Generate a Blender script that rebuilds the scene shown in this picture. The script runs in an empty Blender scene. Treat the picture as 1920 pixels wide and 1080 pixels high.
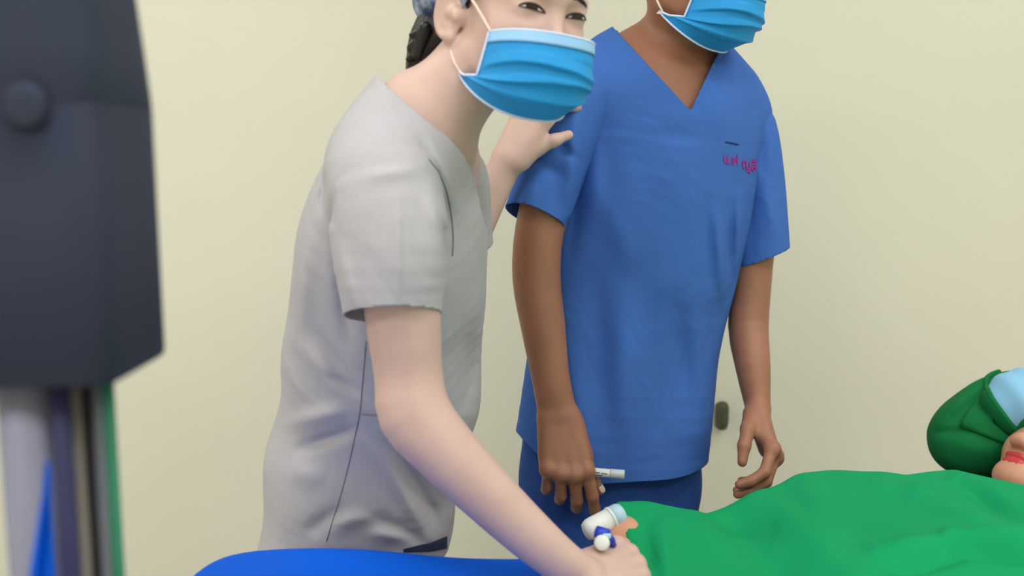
import bpy, math, random
import numpy as np
from concurrent.futures import ThreadPoolExecutor
from mathutils import Vector, Matrix
random.seed(4); np.random.seed(4)
scene = bpy.context.scene
COL = scene.collection

# ------------------------------------------------------------------ camera
F = 1850.0; PITCH = math.radians(8.0); CAMZ = 1.28
cam = bpy.data.cameras.new('camera'); camo = bpy.data.objects.new('camera', cam); COL.objects.link(camo)
cam.sensor_width = 36.0; cam.lens = F / 1920 * 36.0; cam.clip_start = 0.02
camo.location = (0, 0, CAMZ); camo.rotation_euler = (math.pi / 2 - PITCH, 0, 0)
cam.dof.use_dof = True; cam.dof.focus_distance = 1.45; cam.dof.aperture_fstop = 3.6
scene.camera = camo
FW = np.array([0, math.cos(PITCH), -math.sin(PITCH)]); UP = np.array([0, math.sin(PITCH), math.cos(PITCH)])
def at(px, py, Y):
    """point on the pixel's ray at world depth Y"""
    d = FW + np.array([(px - 960) / F, 0, 0]) + UP * (540 - py) / F
    return np.array([0, 0, CAMZ]) + d * (Y / d[1])
def proj(p):
    q = np.asarray(p, float) - np.array([0, 0, CAMZ]); w = q @ FW
    return 960 + F * q[..., 0] / w, 540 - F * (q @ UP) / w

# ------------------------------------------------------------------ world, light, exposure
w = bpy.data.worlds.new('world'); scene.world = w; w.use_nodes = True
w.node_tree.nodes['Background'].inputs[0].default_value = (0.9, 0.95, 1, 1)
w.node_tree.nodes['Background'].inputs[1].default_value = 0.25
vs = scene.view_settings
vs.view_transform = 'Standard'; vs.look = 'None'; vs.gamma = 1; vs.use_curve_mapping = False
vs.exposure = 0.16
LAMPS = [(-1.25, 1.45, 8), (0.1, 0.35, 9), (1.4, 1.25, 9), (-1.15, -0.7, 21), (1.25, -0.7, 17)]
CEIL = 2.62
for i, (lx, ly, pw) in enumerate(LAMPS):
    L = bpy.data.lights.new('ceiling_panel_light', 'AREA'); L.shape = 'RECTANGLE'; L.size = 1.12; L.size_y = 0.52
    L.energy = pw; L.color = (0.97, 0.99, 1.0)
    lo_ = bpy.data.objects.new('ceiling_panel_light', L); COL.objects.link(lo_); lo_.location = (lx, ly, CEIL - 0.035)

# ------------------------------------------------------------------ materials
def s2l(c):
    return tuple(((v / 255) / 12.92 if v <= 10 else (((v / 255) + 0.055) / 1.055) ** 2.4) for v in c) + (1,)
MATS = {}
def mat(name, rgb, rough=0.6, metal=0, var=0.06, scale=8, bump=0, bscale=60, sss=0, spec=0.4, var2=None, coat=0, crease=0):
    if name in MATS: return MATS[name]
    m = bpy.data.materials.new(name); m.use_nodes = True; nt = m.node_tree; N = nt.nodes
    b = N['Principled BSDF']
    b.inputs['Roughness'].default_value = rough; b.inputs['Metallic'].default_value = metal
    b.inputs['Specular IOR Level'].default_value = spec; b.inputs['Coat Weight'].default_value = coat
    tc = N.new('ShaderNodeTexCoord'); nz = N.new('ShaderNodeTexNoise'); nz.inputs['Scale'].default_value = scale
    nz.inputs['Detail'].default_value = 4
    rp = N.new('ShaderNodeValToRGB'); c = s2l(rgb); c2 = s2l(var2) if var2 else tuple(min(1, v * (1 + var)) for v in c[:3]) + (1,)
    c1 = c if var2 else tuple(v * (1 - var) for v in c[:3]) + (1,)
    rp.color_ramp.elements[0].color = c1; rp.color_ramp.elements[1].color = c2
    rp.color_ramp.elements[0].position = 0.35; rp.color_ramp.elements[1].position = 0.65
    nt.links.new(tc.outputs['Object'], nz.inputs['Vector']); nt.links.new(nz.outputs['Fac'], rp.inputs[0])
    nt.links.new(rp.outputs[0], b.inputs['Base Color'])
    if sss:
        b.inputs['Subsurface Weight'].default_value = sss; b.inputs['Subsurface Radius'].default_value = (1, .4, .25)
        b.inputs['Subsurface Scale'].default_value = 0.008
    if bump:
        n2 = N.new('ShaderNodeTexNoise'); n2.inputs['Scale'].default_value = bscale; n2.inputs['Detail'].default_value = 6
        bp = N.new('ShaderNodeBump'); bp.inputs['Strength'].default_value = bump; bp.inputs['Distance'].default_value = 0.004
        nt.links.new(tc.outputs['Object'], n2.inputs['Vector']); nt.links.new(n2.outputs['Fac'], bp.inputs['Height'])
        nt.links.new(bp.outputs[0], b.inputs['Normal'])
    if crease:
        n3 = N.new('ShaderNodeTexNoise'); n3.inputs['Scale'].default_value = 7; n3.inputs['Detail'].default_value = 3; n3.inputs['Distortion'].default_value = 0.6
        b3 = N.new('ShaderNodeBump'); b3.inputs['Strength'].default_value = crease; b3.inputs['Distance'].default_value = 0.03
        nt.links.new(tc.outputs['Object'], n3.inputs['Vector']); nt.links.new(n3.outputs['Fac'], b3.inputs['Height'])
        if bump: nt.links.new(bp.outputs[0], b3.inputs['Normal'])
        nt.links.new(b3.outputs[0], b.inputs['Normal'])
    MATS[name] = m; return m
def emat(name, rgb, e):
    m = bpy.data.materials.new(name); m.use_nodes = True; b = m.node_tree.nodes['Principled BSDF']
    b.inputs['Base Color'].default_value = s2l(rgb); b.inputs['Emission Color'].default_value = s2l(rgb); b.inputs['Emission Strength'].default_value = e
    MATS[name] = m; return m
M_wall = mat('wall_paint', (228, 225, 208), 0.75, var=0.02, scale=1.2, bump=0.08, bscale=90)
M_ceil = mat('ceiling_paint', (238, 238, 232), 0.8, var=0.02)
M_floor = mat('vinyl_floor', (226, 224, 218), 0.35, var=0.05, scale=14)
M_base = mat('baseboard_paint', (205, 202, 186), 0.5)
M_skin_w = mat('skin_fair', (208, 174, 164), 0.5, var=0.05, scale=14, bump=0.05, bscale=220, sss=0.12)
M_skin_m = mat('skin_tan', (160, 110, 86), 0.5, var=0.07, scale=14, bump=0.08, bscale=220, sss=0.1)
M_skin_p = mat('skin_patient', (205, 150, 122), 0.45, var=0.05, scale=14, bump=0.05, bscale=220, sss=0.12)
M_lip = mat('lip_red', (198, 60, 66), 0.35, var=0.08, scale=40)
M_blue = mat('scrub_blue', (66, 108, 186), 0.85, var=0.04, scale=5, bump=0.12, bscale=300, spec=0.15, crease=0.35)
M_navy = mat('trouser_blue', (50, 84, 158), 0.85, var=0.06, scale=5, bump=0.12, bscale=300, spec=0.15, crease=0.35)
M_grey = mat('scrub_grey', (184, 180, 186), 0.85, var=0.03, scale=5, bump=0.12, bscale=300, spec=0.15, crease=0.35)
M_seam = mat('seam_thread', (138, 134, 142), 0.9)
M_patch = mat('navy_patch', (38, 46, 74), 0.7)
M_mask = mat('mask_blue', (42, 150, 218), 0.6, var=0.04, scale=10, bump=0.1, bscale=260, spec=0.2)
M_bind = mat('mask_binding', (205, 222, 246), 0.7)
M_strip = mat('mask_top_band', (152, 200, 246), 0.6)
M_loop = mat('elastic_loop', (240, 214, 200), 0.7)
M_hair = mat('hair_black', (30, 22, 22), 0.45, var=0.3, scale=60, bump=0.4, bscale=120)
M_clip = mat('clip_black', (18, 18, 20), 0.3)
M_cap = mat('cap_print', (178, 190, 208), 0.85, scale=42, var2=(52, 66, 104))
M_eyew = mat('eye_white', (226, 214, 208), 0.25)
M_iris = mat('iris_dark', (34, 22, 20), 0.12)
M_lash = mat('lash_dark', (44, 26, 24), 0.6)
M_green = mat('drape_green', (24, 152, 96), 0.75, var=0.03, scale=4, bump=0.1, bscale=220, spec=0.06)
M_green2 = mat('wrap_green', (18, 112, 62), 0.8, var=0.06, scale=6, bump=0.12, bscale=200, spec=0.15)
M_lblue = mat('cap_light_blue', (140, 194, 232), 0.7, var=0.04, scale=6, bump=0.08, bscale=200)
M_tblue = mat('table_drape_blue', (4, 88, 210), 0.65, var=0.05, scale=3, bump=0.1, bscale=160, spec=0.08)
M_dark = mat('housing_dark_grey', (40, 45, 62), 0.6, var=0.06, scale=10, spec=0.15, bump=0.05, bscale=300)
M_dark2 = mat('housing_mid_grey', (52, 58, 76), 0.6, var=0.05, scale=10, spec=0.15)
M_chrome = mat('chrome', (214, 214, 222), 0.10, metal=1, var=0.01)
M_steel = mat('brushed_steel', (170, 172, 176), 0.35, metal=1, var=0.04)
M_rubber = mat('rubber_black', (34, 34, 36), 0.7)
M_white = mat('white_plastic', (226, 228, 224), 0.4, var=0.02)
M_pen = mat('pen_cap_grey', (198, 206, 214), 0.4)
M_pcap = mat('pale_blue_plastic', (176, 208, 226), 0.4, var=0.03)
M_iv = mat('connector_blue', (36, 66, 196), 0.35, var=0.05)
M_ink = mat('pen_print', (52, 60, 96), 0.5)
M_mag = mat('magenta_thread', (156, 34, 142), 0.8)
M_mark = mat('navy_thread', (26, 50, 110), 0.8)
M_olive = mat('olive_plastic', (74, 78, 58), 0.5)
M_shoe = mat('shoe_white', (214, 214, 212), 0.5)
M_matt = mat('mattress_vinyl', (52, 62, 92), 0.5)
M_satin = mat('satin_pole', (138, 138, 160), 0.6, metal=0.2, var=0.02)
M_nvy = mat('navy_tube', (40, 42, 84), 0.6)
M_beige = mat('beige_tube', (128, 120, 116), 0.6)
M_brown = mat('brown_tube', (72, 64, 66), 0.6)
M_cgrey = mat('grey_tube', (100, 104, 114), 0.6)
M_gtube = mat('green_tube', (44, 124, 96), 0.6)
M_nail = mat('nail', (228, 196, 184), 0.3)
M_lampf = mat('lamp_frame', (232, 232, 230), 0.4)
M_diff = emat('lamp_diffuser', (255, 252, 244), 1.2)

# ------------------------------------------------------------------ object helpers
def tag(o, label=None, cat=None, group=None, kind=None):
    if label: o['label'] = label
    if cat: o['category'] = cat
    if group: o['group'] = group
    if kind: o['kind'] = kind
    return o
def empty(name, loc, label, cat, group=None):
    o = bpy.data.objects.new(name, None); COL.objects.link(o); o.location = loc; o.empty_display_size = 0.1
    return tag(o, label, cat, group)
def depth_off(parent):
    v = Vector((0, 0, 0))
    while parent is not None: v += parent.location; parent = parent.parent
    return v
def obj(name, V, Fc, m, parent=None, smooth=True, loc=None, solid=0, subsurf=0, mats=None, midx=None):
    """mesh object; V in world space, moved to the parent's (or loc's) origin"""
    V = np.asarray(V, np.float32)
    if loc is None: off = np.array(depth_off(parent)) if parent else V.mean(0)
    else: off = np.array(loc, float)
    if parent is None and loc is None: off = np.array([V[:, 0].mean(), V[:, 1].mean(), V[:, 2].min()])
    me = bpy.data.meshes.new(name); me.from_pydata((V - off).tolist(), [], Fc if isinstance(Fc, list) else Fc.tolist())
    me.materials.append(m)
    for x in (mats or []): me.materials.append(x)
    if midx is not None: me.polygons.foreach_set('material_index', np.asarray(midx, np.int32))
    me.polygons.foreach_set('use_smooth', np.full(len(me.polygons), smooth))
    me.update()
    o = bpy.data.objects.new(name, me); COL.objects.link(o)
    if parent: o.parent = parent
    if parent is None: o.location = off
    if solid:
        sm = o.modifiers.new('cloth', 'SOLIDIFY'); sm.thickness = solid; sm.offset = -1
    if subsurf:
        ss = o.modifiers.new('smooth', 'SUBSURF'); ss.levels = subsurf; ss.render_levels = subsurf
    return o
def rbox(c, s, r=0.01, rot=None, seg=4):
    """rounded box: verts, faces"""
    import bmesh
    bm = bmesh.new(); bmesh.ops.create_cube(bm, size=1)
    for v in bm.verts: v.co = Vector((v.co.x * s[0], v.co.y * s[1], v.co.z * s[2]))
    if r > 0: bmesh.ops.bevel(bm, geom=list(bm.edges) + list(bm.verts), offset=r, segments=seg, affect='EDGES', profile=0.5)
    V = np.array([v.co for v in bm.verts]); bm.verts.index_update(); Fc = [[v.index for v in f.verts] for f in bm.faces]; bm.free()
    if rot is not None: V = V @ np.array(rot).T
    return V + np.array(c), Fc
def rotz(a):
    c, s = math.cos(a), math.sin(a); return np.array([[c, -s, 0], [s, c, 0], [0, 0, 1]])
def nrm(v): v = np.asarray(v, float); return v / np.linalg.norm(v)
def catmull(P, n):
    P = np.asarray(P, float); Q = np.vstack([2 * P[0] - P[1], P, 2 * P[-1] - P[-2]]); out = []
    for i in range(1, len(Q) - 2):
        p0, p1, p2, p3 = Q[i - 1], Q[i], Q[i + 1], Q[i + 2]
        for t in np.linspace(0, 1, n, endpoint=False):
            out.append(0.5 * ((2 * p1) + (-p0 + p2) * t + (2 * p0 - 5 * p1 + 4 * p2 - p3) * t * t + (-p0 + 3 * p1 - 3 * p2 + p3) * t ** 3))
    out.append(P[-1]); return np.array(out)
def tube(P, r, n=10, caps=True):
    P = np.asarray(P, float); r = np.broadcast_to(np.asarray(r, float), (len(P),)); V = []; Fc = []
    T = np.gradient(P, axis=0); T /= np.linalg.norm(T, axis=1)[:, None] + 1e-12
    u = np.cross(T[0], [0.31, 0.2, 0.93]); u /= np.linalg.norm(u)
    for i in range(len(P)):
        u = u - T[i] * (u @ T[i]); u /= np.linalg.norm(u); v = np.cross(T[i], u)
        for k in range(n):
            a = 2 * math.pi * k / n; V.append(P[i] + r[i] * (math.cos(a) * u + math.sin(a) * v))
    for i in range(len(P) - 1):
        for k in range(n):
            a, b = i * n + k, i * n + (k + 1) % n; Fc.append([a, b, b + n, a + n])
    if caps:
        Fc.append(list(range(n))[::-1]); Fc.append([(len(P) - 1) * n + k for k in range(n)])
    return np.array(V), Fc
def lathe(prof, c, n=40, axis=None):
    """prof: list of (r, z); closes at r=0 ends"""
    V = []; Fc = []
    for r, z in prof:
        for k in range(n):
            a = 2 * math.pi * k / n; V.append((r * math.cos(a), r * math.sin(a), z))
    for i in range(len(prof) - 1):
        for k in range(n):
            a, b = i * n + k, i * n + (k + 1) % n; Fc.append([a, b, b + n, a + n])
    Fc.append(list(range(n))[::-1]); Fc.append([(len(prof) - 1) * n + k for k in range(n)])
    V = np.array(V)
    if axis is not None:
        z = nrm(axis); x = nrm(np.cross([0.1, 0.3, 0.9] if abs(z[2]) < 0.9 else [1, 0, 0], z)); y = np.cross(z, x)
        V = V @ np.stack([x, y, z])
    return V + np.array(c), Fc
def grid_faces(nu, nv):
    return [[i * nv + j, (i + 1) * nv + j, (i + 1) * nv + j + 1, i * nv + j + 1] for i in range(nu - 1) for j in range(nv - 1)]

# ------------------------------------------------------------------ implicit surfaces (smooth bodies and cloth)
def smin(a, b, k):
    if k <= 0: return np.minimum(a, b)
    h = np.maximum(k - np.abs(a - b), 0) / k
    return np.minimum(a, b) - h * h * k * 0.25
POOL = ThreadPoolExecutor(4)
class Node:
    pass
class Cone(Node):
    def __init__(s, a, b, ra, rb):
        s.a = np.asarray(a, np.float32); s.b = np.asarray(b, np.float32); s.ra, s.rb = ra, rb
        s.lo = np.minimum(s.a - ra, s.b - rb); s.hi = np.maximum(s.a + ra, s.b + rb)
    def __call__(s, p):
        ba = s.b - s.a; q = p - s.a; t = np.clip(q @ ba / max(ba @ ba, 1e-12), 0, 1)
        return np.linalg.norm(q - t[:, None] * ba, axis=1) - (s.ra + (s.rb - s.ra) * t)
class Ell(Node):
    def __init__(s, c, r, R=None):
        s.c = np.asarray(c, np.float32); s.r = np.asarray(r, np.float32); s.R = None if R is None else np.asarray(R, np.float32)
        m = max(r) if R is not None else s.r; s.lo = s.c - m; s.hi = s.c + m
    def __call__(s, p):
        q = p - s.c
        if s.R is not None: q = q @ s.R
        k0 = np.linalg.norm(q / s.r, axis=1); k1 = np.linalg.norm(q / (s.r * s.r), axis=1)
        return k0 * (k0 - 1) / np.maximum(k1, 1e-6)
class ETube(Node):
    """chain of elliptical sections: points, half-width along U, half-depth along V"""
    def __init__(s, P, ru, rv, U, n=5, sub=True):
        U = np.asarray(U, float)
        if U.ndim == 1: U = np.tile(U, (len(P), 1))
        A = np.hstack([np.asarray(P, float), np.asarray(ru, float)[:, None], np.asarray(rv, float)[:, None], U])
        if sub: A = catmull(A, n)
        s.A = A.astype(np.float32); m = A[:, 3:5].max()
        s.lo = (A[:, :3].min(0) - m).astype(np.float32); s.hi = (A[:, :3].max(0) + m).astype(np.float32)
    def __call__(s, p):
        best = np.full(len(p), 1e9, np.float32); A = s.A
        for i in range(len(A) - 1):
            a, b = A[i, :3], A[i + 1, :3]; ba = b - a; q = p - a
            t = np.clip(q @ ba / max(ba @ ba, 1e-12), 0, 1); q = q - t[:, None] * ba
            ru = A[i, 3] + (A[i + 1, 3] - A[i, 3]) * t; rv = A[i, 4] + (A[i + 1, 4] - A[i, 4]) * t
            T = ba / np.linalg.norm(ba); U = A[i, 5:8] - T * (A[i, 5:8] @ T); U = U / np.linalg.norm(U); Vv = np.cross(T, U)
            u = q @ U; v = q @ Vv; ww = q @ T
            rr = np.sqrt((u / ru) ** 2 + (v / rv) ** 2 + (ww / np.minimum(ru, rv)) ** 2)
            L = np.linalg.norm(q, axis=1)
            d = np.where(rr > 1e-4, L * (1 - 1 / np.maximum(rr, 1e-4)), -np.minimum(ru, rv))
            best = np.minimum(best, d)
        return best
class Un(Node):
    def __init__(s, k, *ch):
        s.k = k; s.ch = [c for c in ch if c is not None]
        s.lo = np.min([c.lo for c in s.ch], 0) - 0.5 * k; s.hi = np.max([c.hi for c in s.ch], 0) + 0.5 * k
    def __call__(s, p):
        m = max(0.025, 2.2 * s.k); out = np.full(len(p), 1e9, np.float32)
        for c in s.ch:
            e = np.maximum(np.maximum(c.lo - p, p - c.hi), 0); bd = np.sqrt((e * e).sum(1))
            near = bd < m; d = np.maximum(bd, m).astype(np.float32)
            if near.any(): d[near] = c(p[near])
            out = smin(out, d, s.k)
        return out
class Sub(Node):
    def __init__(s, a, b, k): s.a, s.b, s.k = a, b, k; s.lo, s.hi = a.lo, a.hi
    def __call__(s, p):
        return -smin(-s.a(p), s.b(p), s.k)
class XF(Node):
    """node placed in a local frame: R columns are the local axes in world space"""
    def __init__(s, n, R, o, sc=1.0):
        s.n = n; s.R = np.asarray(R, np.float32); s.o = np.asarray(o, np.float32); s.sc = sc
        C = np.array([[x, y, z] for x in (n.lo[0], n.hi[0]) for y in (n.lo[1], n.hi[1]) for z in (n.lo[2], n.hi[2])]) * sc @ s.R.T + s.o
        s.lo = C.min(0).astype(np.float32); s.hi = C.max(0).astype(np.float32)
    def __call__(s, p): return s.n(((p - s.o) @ s.R) / s.sc) * s.sc
class Mod(Node):
    def __init__(s, n, fn, pad=0.02): s.n = n; s.fn = fn; s.lo = n.lo - pad; s.hi = n.hi + pad
    def __call__(s, p): return s.n(p) + s.fn(p).astype(np.float32)
def Tube(P, r, n=4):
    A = catmull(np.hstack([np.asarray(P, float), np.asarray(r, float)[:, None]]), n)
    return Un(0.0, *[Cone(A[i, :3], A[i + 1, :3], A[i, 3], A[i + 1, 3]) for i in range(len(A) - 1)])
def fgrad(f, p, e=4e-4):
    d0 = f(p); g = np.stack([f(p + np.array(v, np.float32) * e) - d0 for v in ((1, 0, 0), (0, 1, 0), (0, 0, 1))], 1) / e
    return d0, g
def project(f, p, it=4, mx=0.01):
    p = np.asarray(p, np.float32).copy()
    for _ in range(it):
        d, g = fgrad(f, p); st = d / np.maximum((g * g).sum(1), 0.05); p -= np.clip(st, -mx, mx)[:, None] * g
    return p
def isosurf(f, h, clip=None, lo=None, hi=None, act=1.25):
    """sparse surface nets of f=0 at voxel h; clip(p)>0 is cut away with a clean snapped edge"""
    B = 8; lo = (f.lo if lo is None else np.asarray(lo, np.float32)) - 2.5 * h; hi = (f.hi if hi is None else np.asarray(hi, np.float32)) + 2.5 * h
    nb = np.ceil((hi - lo) / (h * B)).astype(int); N = nb * B + 2
    I = np.stack(np.meshgrid(*[np.arange(k) for k in nb], indexing='ij'), -1).reshape(-1, 3)
    C = (lo + (I + 0.5) * B * h).astype(np.float32)
    I = I[np.abs(f(C)) < B * h * 0.87 * act]
    g = np.stack(np.meshgrid(*[np.arange(B + 1)] * 3, indexing='ij'), -1).reshape(-1, 3)
    vid, vpos, quads = [], [], []
    cells = []; E = []
    def work(J):
        E = []; pts = (lo + (J[:, None, :] * B + g[None]) * h).astype(np.float32)
        v = f(pts.reshape(-1, 3)).reshape(-1, B + 1, B + 1, B + 1); v = np.where(v == 0, 1e-7, v); ins = v < 0
        cnt = sum(ins[:, a:a + B, b:b + B, c:c + B].astype(np.int8) for a in (0, 1) for b in (0, 1) for c in (0, 1))
        mb = np.argwhere((cnt > 0) & (cnt < 8))
        if not len(mb): return None
        bi, i, j, k = mb.T; acc = np.zeros((len(mb), 3)); n = np.zeros(len(mb))
        for ax in range(3):
            o1, o2 = [x for x in range(3) if x != ax]
            for a in (0, 1):
                for b in (0, 1):
                    q0 = np.zeros(3, int); q0[o1] = a; q0[o2] = b; q1 = q0.copy(); q1[ax] = 1
                    v0 = v[bi, i + q0[0], j + q0[1], k + q0[2]]; v1 = v[bi, i + q1[0], j + q1[1], k + q1[2]]
                    cr = (v0 < 0) != (v1 < 0); t = np.where(cr, v0 / np.where(cr, v0 - v1, 1), 0)
                    pt = np.tile(q0.astype(float), (len(mb), 1)); pt[:, ax] = t
                    acc += pt * cr[:, None]; n += cr
        G = J[bi] * B + np.stack([i, j, k], 1)
        for ax in range(3):
            q1 = np.zeros(3, int); q1[ax] = 1
            v0 = v[bi, i, j, k]; v1 = v[bi, i + q1[0], j + q1[1], k + q1[2]]; cr = (v0 < 0) != (v1 < 0)
            if cr.any(): E.append((ax, G[cr], v0[cr] < 0))
        return (G[:, 0] * N[1] + G[:, 1]) * N[2] + G[:, 2], lo + (G + acc / n[:, None]) * h, E
    for r in POOL.map(work, [I[s0:s0 + 60] for s0 in range(0, len(I), 60)]):
        if r is not None: vid.append(r[0]); vpos.append(r[1]); E += r[2]
    vid = np.concatenate(vid); V = np.concatenate(vpos).astype(np.float32); o = np.argsort(vid); vid = vid[o]; V = V[o]
    idx = lambda G: (G[:, 0] * N[1] + G[:, 1]) * N[2] + G[:, 2]
    Q = []
    for ax, G, inside in E:
        o1, o2 = (ax + 1) % 3, (ax + 2) % 3; e1 = np.zeros(3, int); e1[o1] = 1; e2 = np.zeros(3, int); e2[o2] = 1
        ids = np.stack([idx(G), idx(G - e1), idx(G - e1 - e2), idx(G - e2)], 1)
        pos = np.clip(np.searchsorted(vid, ids), 0, len(vid) - 1); ok = (vid[pos] == ids).all(1)
        q = pos[ok]; ins = inside[ok]; q[~ins] = q[~ins][:, ::-1]; Q.append(q)
    Q = np.concatenate(Q)
    V = np.concatenate(list(POOL.map(lambda P: project(f, P, 2, h * 0.7), np.array_split(V, max(1, len(V) // 6000)))))
    if clip is not None:
        c = clip(V); keep = (c[Q] <= 0).any(1); Q = Q[keep]; used = np.unique(Q)
        mv = used[c[used] > 0]
        for _ in range(4):
            P = V[mv]; cc, cg = fgrad(clip, P); P = P - (cc / np.maximum((cg * cg).sum(1), 0.2))[:, None] * cg
            d, dg = fgrad(f, P); P = P - np.clip(d / np.maximum((dg * dg).sum(1), 0.1), -h, h)[:, None] * dg; V[mv] = P
        re = np.full(len(V), -1); re[used] = np.arange(len(used)); V = V[used]; Q = re[Q]
    return V, Q
def seg_dist(p, a, b):
    a = np.asarray(a, np.float32); b = np.asarray(b, np.float32); ba = b - a; q = p - a
    t = np.clip(q @ ba / max(ba @ ba, 1e-12), 0, 1); return np.linalg.norm(q - t[:, None] * ba, axis=1)
def folds(lines):
    """ridges (+) and creases (-): (a, b, width, amplitude)"""
    def fn(p):
        d = np.zeros(len(p), np.float32)
        for a, b, wd, am in lines: d -= am * np.exp(-(seg_dist(p, a, b) / wd) ** 2)
        return d
    return fn
def pfolds(lines, ymax):
    """soft ridges (+) and creases (-) on the side of a garment that faces the room: end points as sight lines (px), width px, height m"""
    def fn(p):
        x, y = proj(p); d = np.zeros(len(p), np.float32); wt = np.clip((ymax - p[:, 1]) / 0.03, 0, 1)
        for a, b, wd, am in lines:
            dx, dy = b[0] - a[0], b[1] - a[1]; t = ((x - a[0]) * dx + (y - a[1]) * dy) / (dx * dx + dy * dy); tc = np.clip(t, 0, 1)
            q = np.hypot(x - a[0] - tc * dx, y - a[1] - tc * dy); d -= am * np.exp(-(q / wd) ** 2) * (0.25 + 0.75 * np.sin(math.pi * tc))
        return d * wt
    return fn
def hit(node, px, py, y0=0.9, y1=2.2):
    """where the sight line through a pixel first meets a surface"""
    px = np.atleast_1d(np.asarray(px, float)); py = np.atleast_1d(np.asarray(py, float))
    D = FW + np.stack([(px - 960) / F, 0 * px, 0 * px], 1) + UP * ((540 - py) / F)[:, None]; D /= np.linalg.norm(D, axis=1)[:, None]
    O = np.array([0, 0, CAMZ]); t = y0 / D[:, 1]
    for _ in range(60): t = np.minimum(t + 0.8 * node((O + D * t[:, None]).astype(np.float32)), y1 / D[:, 1])
    P = O + D * t[:, None]; d, g = fgrad(node, P.astype(np.float32)); return P, g / np.maximum(np.linalg.norm(g, axis=1), 1e-6)[:, None]
def frame(fwd, up):
    f = nrm(fwd); r = nrm(np.cross(f, up)); u = np.cross(r, f); return np.stack([r, f, u], 1)   # x = person's right-hand side of view, y = forward, z = up

# ------------------------------------------------------------------ the room
def boxobj(name, lo, hi, m, kind='structure'):
    lo = np.array(lo, float); hi = np.array(hi, float); V, Fc = rbox((lo + hi) / 2, hi - lo, 0)
    o = obj(name, V, Fc, m, smooth=False); o['kind'] = kind; return o
X0, X1, Y0, Y1 = -2.3, 2.4, -1.7, 2.42
boxobj('floor', (X0, Y0, -0.06), (X1, Y1, 0), M_floor)
boxobj('ceiling', (X0, Y0, CEIL), (X1, Y1, CEIL + 0.06), M_ceil)
boxobj('wall_back', (X0, Y1, 0), (X1, Y1 + 0.08, CEIL), M_wall)
boxobj('wall_front', (X0, Y0 - 0.08, 0), (X1, Y0, CEIL), M_wall)
boxobj('wall_left', (X0 - 0.08, Y0, 0), (X0, Y1, CEIL), M_wall)
boxobj('wall_right', (X1, Y0, 0), (X1 + 0.08, Y1, CEIL), M_wall)
boxobj('baseboard_back', (X0, Y1 - 0.015, 0), (X1, Y1, 0.1), M_base)
boxobj('baseboard_left', (X0, Y0, 0), (X0 + 0.015, Y1 - 0.015, 0.1), M_base)
boxobj('baseboard_right', (X1 - 0.015, Y0, 0), (X1, Y1 - 0.015, 0.1), M_base)
for i, (lx, ly, pw) in enumerate(LAMPS):
    e = empty('ceiling_light', (lx, ly, CEIL - 0.03), 'flat white rectangular ceiling light panel ' + ('above the wall behind the grey-clad person', 'over the middle of the room', 'above the patient head end on the right', 'over the near left corner of the room', 'over the near right corner of the room')[i], 'ceiling light', 'ceiling light panels')
    import bmesh
    fr = [rbox((lx, ly + s * 0.3, CEIL - 0.015), (1.24, 0.04, 0.03), 0.004, seg=1) for s in (-1, 1)] + [rbox((lx + s * 0.6, ly, CEIL - 0.015), (0.04, 0.56, 0.03), 0.004, seg=1) for s in (-1, 1)]
    V = np.vstack([a for a, b in fr]); n = len(fr[0][0]); Fc = [[x + i2 * n for x in q] for i2, (a, b) in enumerate(fr) for q in b]
    obj('frame', V, Fc, M_lampf, e, smooth=False)
    V, Fc = rbox((lx, ly, CEIL - 0.011), (1.16, 0.56, 0.02), 0.002, seg=1); obj('diffuser', V, Fc, M_diff, e, smooth=False)

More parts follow.
